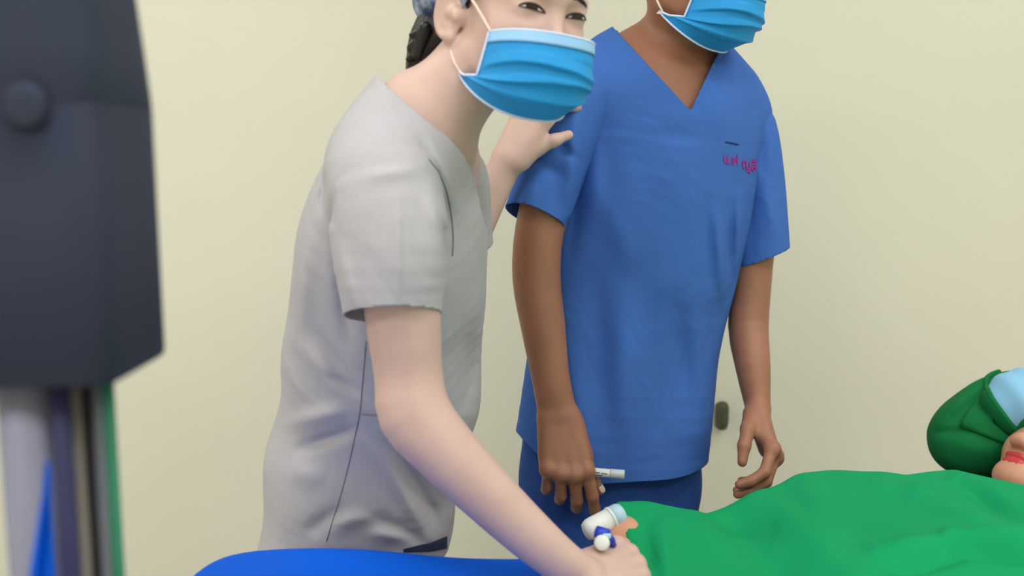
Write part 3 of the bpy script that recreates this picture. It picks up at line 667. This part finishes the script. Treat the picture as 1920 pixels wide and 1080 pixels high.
    hr = at(736, 590, 1.085); nr = nrm((0.05, -0.30, -0.95))
    V, Q = isosurf(sr, 0.0036, clip=lambda p: ((p - hr) @ nr).astype(np.float32)); obj('sleeve', V, Q, M_grey, top, solid=0.002)
    sl = ETube(pts([(838, 318, 1.34), (850, 345, 1.37), (858, 440, 1.415), (866, 500, 1.43)]), [.046, .050, .050, .050], [.046, .05, .052, .052], (1, 0, 0), 4)
    hl = at(860, 460, 1.42); nl = nrm(at(866, 500, 1.43) - at(858, 440, 1.415))
    V, Q = isosurf(sl, 0.0045, clip=lambda p: ((p - hl) @ nl).astype(np.float32)); obj('sleeve', V, Q, M_grey, top, solid=0.002)
    def line_on(name, P2, Y, r, m, off=0.0006, node=torso, par=top):
        q2 = catmull(np.array(P2, float), 10); P, g = hit(node, q2[:, 0], q2[:, 1]); P = P + g * off
        V, Fc = tube(P, r, 6); return obj(name, V, Fc, m, par)
    line_on('side_seam', [(686, 640), (681, 700), (674, 775), (656, 860), (638, 930), (612, 1015)], 1.20, 0.0006, M_seam)
    line_on('pocket_edge', [(676, 776), (700, 778), (735, 782)], 1.19, 0.0007, M_seam)
    line_on('armhole_seam', [(803, 298), (826, 330), (842, 380), (849, 440), (848, 480)], 1.06, 0.0008, M_seam, node=Un(0, sr, torso))
    # dark navy patch by the hem
    a, b = np.meshgrid(np.linspace(-1, 1, 15), np.linspace(-1, 1, 7), indexing='ij'); a = a.ravel(); b = b.ravel()
    P, g = hit(torso, 796 + 40 * a, 1026 - 5 * a + (7 + 4 * a) * b - 6 * np.clip(a - .2, 0, 1))
    obj('hem_patch', P + g * 0.0014, grid_faces(15, 7), M_patch, top, solid=0.001)['label'] = 'dark navy patch at the hem'
    # trousers and shoes
    c0 = np.array([base[0], base[1], 0]); legs = []; X = np.array([0.978, -0.21, 0])
    for s in (-1, 1):
        hx = c0 + U * s * 0.085
        legs.append(ETube([hx + [0, 0, zh + 0.05], hx + [0, 0, zh - 0.16], hx + [0, 0, 0.42], hx + [0, 0, 0.2], hx + [0, 0, 0.02]], [.068, .075, .075, .072, .075], [.095, .10, .085, .08, .085], U, 4))
    tr = Un(0.02, ETube([c0 + [0, 0, zh + 0.16], c0 + [0, 0, zh + 0.05], c0 + [0, 0, zh - 0.06]], [.120, .13, .140], [.085, .095, .105], U, 4), *legs)
    V, Q = isosurf(tr, 0.007, clip=lambda p: np.maximum(0.05 - p[:, 2], p[:, 2] - zh - 0.12).astype(np.float32)); obj('trousers', V, Q, M_grey, root, solid=0.002)
    for s in (-1, 1): h = c0 + U * s * 0.085; shoe(root, (h[0] + 0.02, h[1], 0), -math.pi / 2 - 0.2, M_shoe)
    # hair, cap, clip
    q = lambda p: ((p - ho) @ R) / hs
    hair = Un(0.02, XF(Ell((0, -0.026, 0.030), (0.078, 0.092, 0.090)), R, ho, hs), Cone(at(838, 30, 1.25), at(812, 78, 1.235), .034, .026), Cone(at(812, 80, 1.235), at(788, 118, 1.225), .022, .012),
              Cone(at(790, 110, 1.225), at(768, 140, 1.22), .011, .003), Cone(at(845, 20, 1.27), at(850, 95, 1.26), .03, .02))
    hair = Mod(hair, lambda p: 0.0010 * np.sin(q(p)[:, 1] * 420 + q(p)[:, 2] * 90))
    V, Q = isosurf(hair, 0.0035, clip=lambda p: (q(p)[:, 1] - q(p)[:, 2] * 0.55 - 0.002).astype(np.float32)); obj('hair', V, Q, M_hair, root, solid=0.003)
    cap = Un(0.03, XF(Ell((0, -0.020, 0.050), (0.086, 0.106, 0.096)), R, ho, hs), Ell(at(836, 2, 1.255), (.040, .05, .045))); cap = Mod(cap, lambda p: 0.0015 * np.sin(q(p)[:, 0] * 130 + q(p)[:, 2] * 60))
    V, Q = isosurf(cap, 0.004, clip=lambda p: (0.002 + 0.45 * q(p)[:, 1] - q(p)[:, 2] + np.clip(q(p)[:, 1], 0, 0.09) * 0.5).astype(np.float32)); obj('surgical_cap', V, Q, M_cap, root, solid=0.002)
    clipn = []
    for k in range(4):
        c1 = at(792 - 3 * k, 58 + 13 * k, 1.21); c2 = at(772 - 2 * k, 66 + 13 * k + 6 * (k % 2), 1.21); clipn.append(Cone(c1, c2, .006, .0035))
    clipn.append(Cone(at(798, 52, 1.205), at(782, 104, 1.205), .0075, .006))
    V, Q = isosurf(Un(0.004, *clipn), 0.002); obj('hair_clip', V, Q, M_clip, root)
    make_eyes(root, head, R, ho, hs, 0.58, 0.15); make_mask(root, R, ho, hs, 1.0)
    # collar tab at the nape
    return root
build_nurse()

# ------------------------------------------------------------------ patient on the bed
def build_patient():
    R = frame((-0.66, -0.20, 0.72), (0.66, 0.30, 0.68)); ho = at(1987, 878, 1.56); hs = 0.95
    root = empty('person', (0.66, 1.05, 0.62), 'patient lying under green drape with head wrapped in green cloth', 'person')
    head = XF(head_node(True), R, ho, hs); HL = lambda *a: np.array(a) * hs @ R.T + ho
    ax = nrm((-0.21, -0.98, 0)); sh = np.array([0.80, 1.40, 0.685]); hip = sh + ax * 0.5
    neck = Tube([HL(0, -0.012, -0.03), HL(0, -0.012, -0.08), sh + [0.0, 0.02, 0.0]], [.05, .048, .06])
    Ul = np.array([0.98, -0.21, 0])
    torso = ETube([sh, sh + ax * 0.22, hip, hip + ax * 0.15], [.15, .155, .15, .13], [.060, .060, .058, .055], Ul, 4)
    shR = sh - Ul * 0.16 + ax * 0.03
    wr = at(1166, 1001, 1.215)
    armR = Tube([shR + [0, 0, -0.01], np.array([0.46, 1.27, 0.70]), at(1300, 1045, 1.29), at(1222, 1024, 1.262), wr], [.045, .038, .032, .027, .024], 4)
    wfw = at(1136, 1068, 1.15) - wr
    hand = hand_node(wr, wfw, (-0.5, -0.2, 0.85), -1, [(30, 35, 20)] * 4, spread=2, scale=0.80, thumb=[(0.02, 0.016, -0.010), (0.036, 0.044, -0.02), (0.040, 0.066, -0.026), (0.038, 0.086, -0.03)])
    body = Un(0.012, Un(0.03, torso, neck), Un(0.012, head, neck), Un(0.012, Cone(sh - Ul * 0.1, shR, .06, .05), armR, hand))
    V, Q = isosurf(body, 0.0032, act=1.15)
    fc = V[Q].mean(1); L = ((fc - ho) @ R) / hs
    lips = (np.abs(L[:, 0]) < 0.0235) & (L[:, 2] > -0.0685) & (L[:, 2] < -0.0445) & (L[:, 1] > 0.084) & ((L[:, 0] / 0.0235) ** 2 + ((L[:, 2] + 0.0560) / 0.0118) ** 2 < 1)
    obj('body', V, Q, M_skin_p, root, mats=[M_lip], midx=lips.astype(int))
    legs = Un(0.03, *[Tube([hip + Ul * s * 0.08 + ax * 0.05, hip + Ul * s * 0.08 + ax * 0.45 + [0, 0, -0.02], hip + Ul * s * 0.08 + ax * 0.8 + [0, 0, -0.03]], [.07, .05, .04], 3) for s in (-1, 1)])
    V, Q = isosurf(legs, 0.010); obj('trousers', V, Q, M_green2, root)
    make_eyes(root, head, R, ho, hs, 0.15)
    # green head wrap with its folded rim, pale blue cap peeping out of it
    wrap = Un(0.03, Ell(at(1856, 812, 1.675), (.098, .075, .078)), Ell(at(1900, 775, 1.69), (.085, .06, .075)), Ell(at(1960, 800, 1.70), (.12, .07, .095)), Ell(at(1812, 835, 1.66), (.058, .055, .05)))
    wrap = Mod(wrap, pfolds([((1746, 806), (1846, 706), 14, .009), ((1752, 812), (1828, 806), 8, -.006), ((1765, 795), (1870, 740), 16, -.006), ((1780, 830), (1880, 850), 22, .006), ((1800, 770), (1890, 820), 16, .005)], 1.72))
    V, Q = isosurf(wrap, 0.004); wo = obj('head_wrap', V, Q, M_green2, root)
    capn = Un(0.02, Ell(at(1922, 757, 1.625), (.066, .060, .060)), XF(Ell((0, -0.022, 0.055), (0.084, 0.098, 0.080)), R, ho, hs))
    capn = Mod(capn, lambda p: 0.0015 * np.sin(p[:, 0] * 150 + p[:, 2] * 70))
    V, Q = isosurf(capn, 0.004); obj('bouffant_cap', V, Q, M_lblue, root)
    both = Un(0, wrap, capn); c2 = catmull(np.array([(1874, 698), (1858, 704), (1849, 716), (1857, 740), (1878, 772), (1905, 804), (1922, 790), (1945, 772), (1975, 760)], float), 6)
    P, g = hit(both, c2[:, 0], c2[:, 1], 1.3); V, Fc = tube(P + g * 0.001, 0.0045, 10); obj('folded_rim', V, Fc, M_green2, wo)
    # flap of the wrap between the cap and the face
    pu, pv = np.meshgrid(np.linspace(0, 1, 24), np.linspace(0, 1, 10), indexing='ij'); e0 = catmull(np.array([(1849, 716), (1857, 740), (1878, 772), (1905, 804), (1922, 790), (1945, 772)], float), 5)[:24]
    e0 = np.stack([np.interp(np.linspace(0, 1, 24), np.linspace(0, 1, len(e0)), e0[:, i]) for i in (0, 1)], 1); e1 = np.stack([np.linspace(1800, 1960, 24), np.linspace(800, 860, 24)], 1)
    G = e0[:, None] * (1 - pv[..., None]) + e1[:, None] * pv[..., None]; P, g = hit(both, G[..., 0].ravel(), G[..., 1].ravel(), 1.3)
    obj('wrap_flap', P + g * (0.003 * np.ones(240))[:, None], grid_faces(24, 10), M_green2, wo, solid=0.002)
    return wr
pwr = build_patient()

# ------------------------------------------------------------------ green surgical drape
def lerp_poly(P, n):
    A = catmull(np.array(P), 12); L = np.concatenate([[0], np.cumsum(np.linalg.norm(np.diff(A, axis=0), axis=1))]); t = np.linspace(0, L[-1], n)
    return np.stack([np.interp(t, L, A[:, i]) for i in range(3)], 1)
def build_drape():
    nu, nv = 150, 130
    Fp = lerp_poly(pts([(1163, 944, 1.26), (1225, 951, 1.27), (1290, 964, 1.285), (1345, 956, 1.31), (1420, 932, 1.36), (1490, 900, 1.42), (1550, 884, 1.45), (1630, 886, 1.44), (1705, 889, 1.43), (1790, 884, 1.44), (1845, 902, 1.425), (1920, 936, 1.38), (2010, 975, 1.29), (2080, 1010, 1.22)]), nu)
    Lp = lerp_poly(pts([(1163, 944, 1.26), (1184, 1008, 1.175), (1211, 1080, 1.085)]) + [np.array(q) for q in ((0.185, 0.96, 0.79), (0.22, 0.75, 0.775), (0.24, 0.45, 0.75), (0.25, 0.12, 0.72))], nv)
    Rp = lerp_poly([Fp[-1]] + [np.array(q) for q in ((0.90, 1.1, 0.785), (0.94, 0.95, 0.785), (0.93, 0.7, 0.775), (0.88, 0.4, 0.75), (0.82, 0.12, 0.72))], nv)
    u = np.linspace(0, 1, nu)[:, None, None]; v = np.linspace(0, 1, nv)[None, :, None]
    P = Fp[:, None, :] + (Lp - Lp[0])[None] * (1 - u) + (Rp - Rp[0])[None] * u
    uu = u[..., 0]; vv = v[..., 0]
    P[..., 2] += 0.028 * np.sin(math.pi * np.clip(uu * 1.05 - 0.05, 0, 1)) * np.clip(vv / 0.25, 0, 1) * (1 - 0.3 * vv)
    px, py = proj(P)
    def ridge(a, b, wd, am):
        a = np.array(a, float); b = np.array(b, float); d = b - a; t = np.clip(((px - a[0]) * d[0] + (py - a[1]) * d[1]) / (d @ d), 0, 1)
        q = np.hypot(px - a[0] - t * d[0], py - a[1] - t * d[1]); P[..., 2] += 1.5 * am * np.exp(-(q / wd) ** 2) * (0.35 + 0.65 * np.sin(math.pi * np.clip(t, 0.1, 0.9)))
    for a, b, wd, am in (((1215, 960), (1420, 1060), 40, .007), ((1330, 965), (1440, 1000), 18, -.007), ((1420, 940), (1600, 1080), 34, .010), ((1370, 1000), (1500, 1120), 30, -.007),
                         ((1650, 915), (1800, 940), 20, .008), ((1700, 905), (1920, 1000), 22, -.006), ((1720, 930), (1920, 1015), 18, .009), ((1790, 900), (1920, 950), 12, .008), ((1800, 912), (1900, 968), 9, -.008),
                         ((1795, 1030), (1930, 1045), 12, -.013), ((1780, 1010), (1940, 1022), 14, .011), ((1670, 1065), (1790, 1042), 16, -.012), ((1640, 1035), (1780, 1020), 18, .008), ((1500, 900), (1560, 1000), 26, .006), ((1235, 1000), (1255, 1090), 14, .006), ((1210, 1000), (1232, 1085), 8, -.006)):
        ridge(a, b, wd, am)
    # skirts: far side hangs down, left edge turns under, right and near sides hang
    def outrow(edge, dirs, drops): return [edge + dirs * o_ + np.array([0, 0, -dz]) + 0 for o_, dz in drops]
    far = outrow(P[:, 0], np.array([-0.1, 1, 0]), [(0.006, 0.002), (0.014, 0.012), (0.018, 0.04), (0.020, 0.09), (0.024, 0.15), (0.026, 0.20)])
    wav = np.sin(np.linspace(0, 40, nu))[:, None] * np.array([0, 1, 0]) * 0.006
    far = [f + wav * min(1, k / 3) for k, f in enumerate(far)]
    G = np.concatenate([np.stack(far[::-1], 1), P], 1)
    lef = G[0]; rig = G[-1]
    Ls = [lef + np.array([-0.004, 0, -0.002]), lef + np.array([-0.006, 0, -0.008]), lef + np.array([-0.004, 0.0, -0.016])]
    Rs = [rig + np.array([o_, 0, -dz]) for o_, dz in ((0.006, 0.004), (0.012, 0.02), (0.016, 0.08), (0.02, 0.2))]
    G = np.concatenate([np.stack(Ls[::-1], 0), G, np.stack(Rs, 0)], 0)
    nr_ = G[:, -1]; G = np.concatenate([G, np.stack([nr_ + np.array([0, -o_, -dz]) for o_, dz in ((0.006, 0.005), (0.012, 0.03), (0.016, 0.12), (0.02, 0.22))], 1)], 1)
    V = G.reshape(-1, 3); o = obj('surgical_drape', V, grid_faces(*G.shape[:2]), M_green, solid=0.0015)
    tag(o, 'bright green cloth drape spread over the lying patient', 'drape')
build_drape()

# ------------------------------------------------------------------ bed under the patient
def build_bed():
    Rz = rotz(-0.21); c = np.array([0.66, 0.93, 0]); e = empty('operating_bed', (0.66, 0.93, 0), 'padded patient bed mostly hidden under the green drape', 'bed')
    def b(name, off, s, m, r=0.012, par=e):
        V, Fc = rbox(c + Rz @ np.array(off, float), s, r, Rz); return obj(name, V, Fc, m, par)
    b('mattress', (0, 0, 0.585), (0.56, 1.75, 0.08), M_matt, 0.025); b('frame', (0, 0, 0.52), (0.52, 1.70, 0.05), M_steel)
    b('column', (0, 0, 0.28), (0.22, 0.34, 0.46), M_white, 0.03); b('base', (0, 0, 0.035), (0.46, 0.9, 0.07), M_steel, 0.02)
    V, Fc = rbox((0.33, 1.20, 0.665), (0.30, 0.11, 0.03), 0.012, rotz(0.1)); ab = obj('arm_board', V, Fc, M_matt, e)
    V, Fc = rbox((0.44, 1.20, 0.60), (0.05, 0.05, 0.12), 0.006); obj('bracket', V, Fc, M_steel, ab)
    V, Fc = rbox(at(1985, 905, 1.60) + np.array([0.03, 0.03, -0.075]), (0.30, 0.24, 0.13), 0.05, Rz); h = obj('headrest', V, Fc, M_matt, e)
    V, Fc = tube([at(1985, 905, 1.60) + np.array([0.03, 0.03, -0.12]), c + Rz @ np.array([0.0, 0.7, 0.52])], 0.018, 12); obj('support', V, Fc, M_steel, h)
build_bed()

# ------------------------------------------------------------------ blue draped instrument table
def build_table():
    zt = 0.792; c = np.array([-0.150, 0.932, 0]); Rz = rotz(-0.11); hx, hy = 0.235, 0.215
    e = empty('instrument_table', (c[0], c[1], 0), 'steel instrument stand hidden under the blue cloth', 'table')
    def b(name, off, s, m, r=0.006):
        V, Fc = rbox(c + Rz @ np.array(off, float), s, r, Rz); return obj(name, V, Fc, m, e)
    b('tray', (0, 0, zt - 0.022), (2 * hx - 0.03, 2 * hy - 0.03, 0.03), M_steel)
    for sx in (-1, 1):
        for sy in (-1, 1):
            V, Fc = tube([c + Rz @ np.array([sx * (hx - .05), sy * (hy - .05), zt - 0.03]), c + Rz @ np.array([sx * (hx - .05), sy * (hy - .05), 0.0])], 0.013, 12); obj('leg', V, Fc, M_steel, e)
    b('shelf', (0, 0, 0.25), (2 * hx - 0.08, 2 * hy - 0.08, 0.015), M_steel)
    # drape: rounded rectangle rings, flat on top then falling in soft folds
    n = 160; a = np.linspace(0, 2 * math.pi, n, endpoint=False); rows = []
    def ring(k, out, z, wave):
        ca, sa = np.cos(a), np.sin(a); p = 7.0; r = (np.abs(ca / (hx + out)) ** p + np.abs(sa / (hy + out)) ** p) ** (-1 / p)
        r = r * k + wave * (np.sin(a * 9) + 0.5 * np.sin(a * 17 + 1)); L = np.stack([r * ca, r * sa, np.full(n, z) - 0.006 * wave / 0.01 * np.cos(a * 6)], 1)
        L[:, 2] += 0.003 * np.sin(L[:, 0] * 22) * np.cos(L[:, 1] * 17) * (out < 0.003)
        return L @ Rz.T + c
    for k in (0.02, .2, .4, .6, .75, .86, .93, .97): rows.append(ring(k, 0, zt, 0))
    for out, z, wv in ((0.0, zt - 0.001, 0), (0.004, zt - 0.006, 0), (0.008, zt - 0.016, .001), (0.014, zt - 0.04, .003), (0.022, zt - 0.09, .006), (0.028, zt - 0.16, .009), (0.034, zt - 0.24, .011), (0.038, zt - 0.30, .012)): rows.append(ring(1, out, z, wv))
    V = np.concatenate(rows); Fc = [[i * n + k, (i + 1) * n + k, (i + 1) * n + (k + 1) % n, i * n + (k + 1) % n] for i in range(len(rows) - 1) for k in range(n)]; Fc = [q[::-1] for q in Fc]; Fc.append(list(range(n)))
    tag(obj('table_drape', V, Fc, M_tblue, solid=0.0012), 'vivid blue cloth laid over the instrument table in the foreground', 'drape')
build_table()

# ------------------------------------------------------------------ equipment column at the left edge
def build_column():
    Yc = 0.56; pc = at(119, 900, Yc); x = pc[0]; e = empty('equipment_stand', (x, Yc, 0), 'dark grey equipment head on a chrome pole at the left edge', 'medical equipment')
    zb = at(110, 722, Yc - 0.04)[2]
    # satin pole and coloured vertical tubes beside it
    def upright(name, x0, x1, Y, m, n=24):
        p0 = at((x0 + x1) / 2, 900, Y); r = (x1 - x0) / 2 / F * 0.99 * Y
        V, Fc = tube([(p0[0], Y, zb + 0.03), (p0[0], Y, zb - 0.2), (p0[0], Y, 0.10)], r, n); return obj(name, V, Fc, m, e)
    upright('pole', 8, 116, 0.545, M_satin, 40)
    upright('dark_tube', 104, 140, 0.535, M_nvy); upright('beige_tube', 134, 164, 0.56, M_beige); upright('brown_tube', 158, 184, 0.575, M_brown)
    upright('grey_tube', 178, 200, 0.56, M_cgrey); upright('green_tube', 188, 224, 0.57, M_gtube)
    n = 24; P = []  # blue wedge-shaped sheet, widening downwards in front of the pole
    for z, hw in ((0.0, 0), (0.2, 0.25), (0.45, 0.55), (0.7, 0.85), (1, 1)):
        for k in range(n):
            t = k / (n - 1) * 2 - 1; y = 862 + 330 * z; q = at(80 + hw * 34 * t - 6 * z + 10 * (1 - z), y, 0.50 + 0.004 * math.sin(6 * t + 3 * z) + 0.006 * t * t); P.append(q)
    obj('blue_wedge', np.array(P), grid_faces(5, n), M_tblue, e, solid=0.0015, subsurf=1)['label'] = 'blue wedge-shaped sheet in front of the pole'
    V, Fc = lathe([(0.02, 0.05), (0.17, 0.055), (0.185, 0.065), (0.185, 0.085), (0.17, 0.095), (0.05, 0.11), (0.04, 0.16), (0.034, 0.165)], (x, Yc, 0), 48); obj('base', V, Fc, M_dark, e)
    for k in range(5):
        a = k * 2 * math.pi / 5 + 0.3; p = np.array([x + 0.15 * math.cos(a), Yc + 0.15 * math.sin(a), 0.026]); V, Fc = lathe([(0.012, -0.012), (0.024, -0.010), (0.026, 0), (0.024, 0.010), (0.012, 0.012)], p, 20, (math.cos(a + 1.2), math.sin(a + 1.2), 0)); obj('caster', V, Fc, M_rubber, e)
    # housing: octagonal rounded body, upper shroud narrower, lighter grey paints light on its taper
    def body(rows, m, name, par):
        N = 64; a = np.linspace(0, 2 * math.pi, N, endpoint=False); V = []
        for hw, hd, z, pw in rows:
            r = (np.abs(np.cos(a) / hw) ** pw + np.abs(np.sin(a) / hd) ** pw) ** (-1 / pw); V.append(np.stack([x + r * np.cos(a), Yc + r * np.sin(a), np.full(N, z)], 1))
        V = np.concatenate(V); Fc = [[i * N + k, i * N + (k + 1) % N, (i + 1) * N + (k + 1) % N, (i + 1) * N + k] for i in range(len(rows) - 1) for k in range(N)]; Fc.append(list(range(N))[::-1]); Fc.append([(len(rows) - 1) * N + k for k in range(N)])
        return obj(name, V, Fc, m, par)
    zs = at(150, 190, Yc - 0.045)[2]
    h = body([(.0480, .0455, zb, 9), (.0498, .0472, zb + .001, 9), (.0505, .0480, zb + .004, 9), (.0505, .0480, zs, 8)], M_dark, 'housing', e)
    body([(.0500, .0475, zs, 8), (.0505, .0480, zs + .001, 8), (.0495, .0470, zs + .03, 6), (.0465, .0445, zs + .075, 5), (.0455, .0430, zs + .16, 5), (.044, .041, zs + .20, 4), (.034, .031, zs + .21, 4)], M_dark2, 'upper_shroud', e)
    kn = at(44, 196, Yc - 0.0515); V, Fc = lathe([(0.0120, -0.002), (0.0116, -0.0005), (0.0095, 0.0008), (0.005, 0.0012)], kn, 36, (0, -1, 0)); obj('knob', V, Fc, M_dark2, h)
build_column()

# ------------------------------------------------------------------ small things
def pen():
    a, b = at(1036, 878, 1.508), at(1171, 890, 1.492); d = nrm(b - a); L = np.linalg.norm(b - a); e = empty('marker_pen', a, 'white marker pen held in the blue-scrubbed hand', 'pen')
    V, Fc = lathe([(0.004, 0), (0.0066, 0.002), (0.0068, L * 0.80), (0.0066, L * 0.805)], a, 20, d); p = obj('barrel', V, Fc, M_white, e)
    V, Fc = lathe([(0.0070, 0), (0.0074, 0.002), (0.0074, L * 0.19), (0.0066, L * 0.2), (0.004, L * 0.2)], a + d * L * 0.80, 20, d); obj('cap', V, Fc, M_pen, e)
    for s0, s1, up in ((0.56, 0.66, 0.25), (0.60, 0.70, -0.35), (0.68, 0.76, 0.1)):
        side = nrm(np.cross(d, [0, 0, 1])); side = side if side[1] < 0 else -side; u = nrm(np.array([0, 0, 1]) * 1.0 - d * d[2]); n = nrm(side + u * up)
        V, Fc = rbox(a + d * L * (s0 + s1) / 2 + n * 0.0066, (L * (s1 - s0), 0.0006, 0.0014), 0, np.stack([d, n, np.cross(d, n)], 1)); obj('print_line', V, Fc, M_ink, p, smooth=False)
pen()
def white_tube():
    a, b = at(1106, 993, 1.20), at(1158, 966, 1.215); d = nrm(b - a); L = np.linalg.norm(b - a); e = empty('plastic_tube', a, 'white rounded plastic tube with pale blue end beside the drape corner', 'tube')
    V, Fc = lathe([(0.006, -0.008), (0.011, -0.006), (0.0138, 0), (0.0142, 0.008), (0.0142, L * 0.72)], a, 32, d); obj('barrel', V, Fc, M_white, e)
    V, Fc = lathe([(0.0142, 0), (0.0156, 0.0006), (0.0156, 0.003), (0.0142, 0.004)], a + d * L * 0.72, 32, d); obj('collar', V, Fc, M_white, e)
    V, Fc = lathe([(0.0148, 0), (0.0148, 0.012), (0.0125, 0.017), (0.008, 0.019)], a + d * L * 0.76, 32, d); obj('end_cap', V, Fc, M_pcap, e)
white_tube()
def connector():
    c = at(1131, 1001, 1.105); e = empty('line_connector', c, 'small blue tap with round white cap beside the held wrist', 'connector')
    V, Fc = lathe([(0.004, -0.010), (0.0072, -0.009), (0.0076, 0.006), (0.005, 0.008)], c, 20, (0.8, 0.1, -0.3)); b = obj('tap_body', V, Fc, M_iv, e)
    V, Fc = tube(np.array([c, at(1140, 1003, 1.105), at(1147, 1012, 1.105), at(1150, 1022, 1.11)]), 0.004, 12); obj('side_arm', V, Fc, M_iv, b)
    V, Fc = rbox(at(1138, 1005, 1.094), (0.010, 0.004, 0.006), 0.0015, None, 2); obj('lever', V, Fc, M_pcap, b)
    V, Fc = lathe([(0.005, -0.006), (0.0085, -0.005), (0.0092, 0.004), (0.0075, 0.0065), (0.003, 0.007)], at(1129, 1018, 1.092), 28, (-0.15, -0.9, 0.4)); obj('round_cap', V, Fc, M_white, e)
    P = catmull(np.array([at(1131, 1003, 1.105), at(1142, 1012, 1.12), at(1152, 1022, 1.145), at(1158, 1030, 1.17), at(1160, 1040, 1.18)]), 8)
    V, Fc = tube(P, 0.0022, 8); obj('tubing', V, Fc, M_white, e)
connector()
kc = at(1353, 778, Y1 - 0.02)
ke = empty('wall_knob', (kc[0], Y1, kc[2] - 0.04), 'small dark olive rounded fitting on the cream wall beside blue scrubs', 'wall fitting')
V, Fc = lathe([(0.010, 0), (0.014, 0.004), (0.0165, 0.02), (0.0165, 0.055), (0.013, 0.066), (0.006, 0.070)], kc + np.array([0, -0.005, -0.035]), 28); obj('cover', V, Fc, M_olive, ke)
V, Fc = rbox(kc + np.array([0, 0.014, -0.005]), (0.026, 0.012, 0.06), 0.003); obj('back_plate', V, Fc, M_olive, ke)
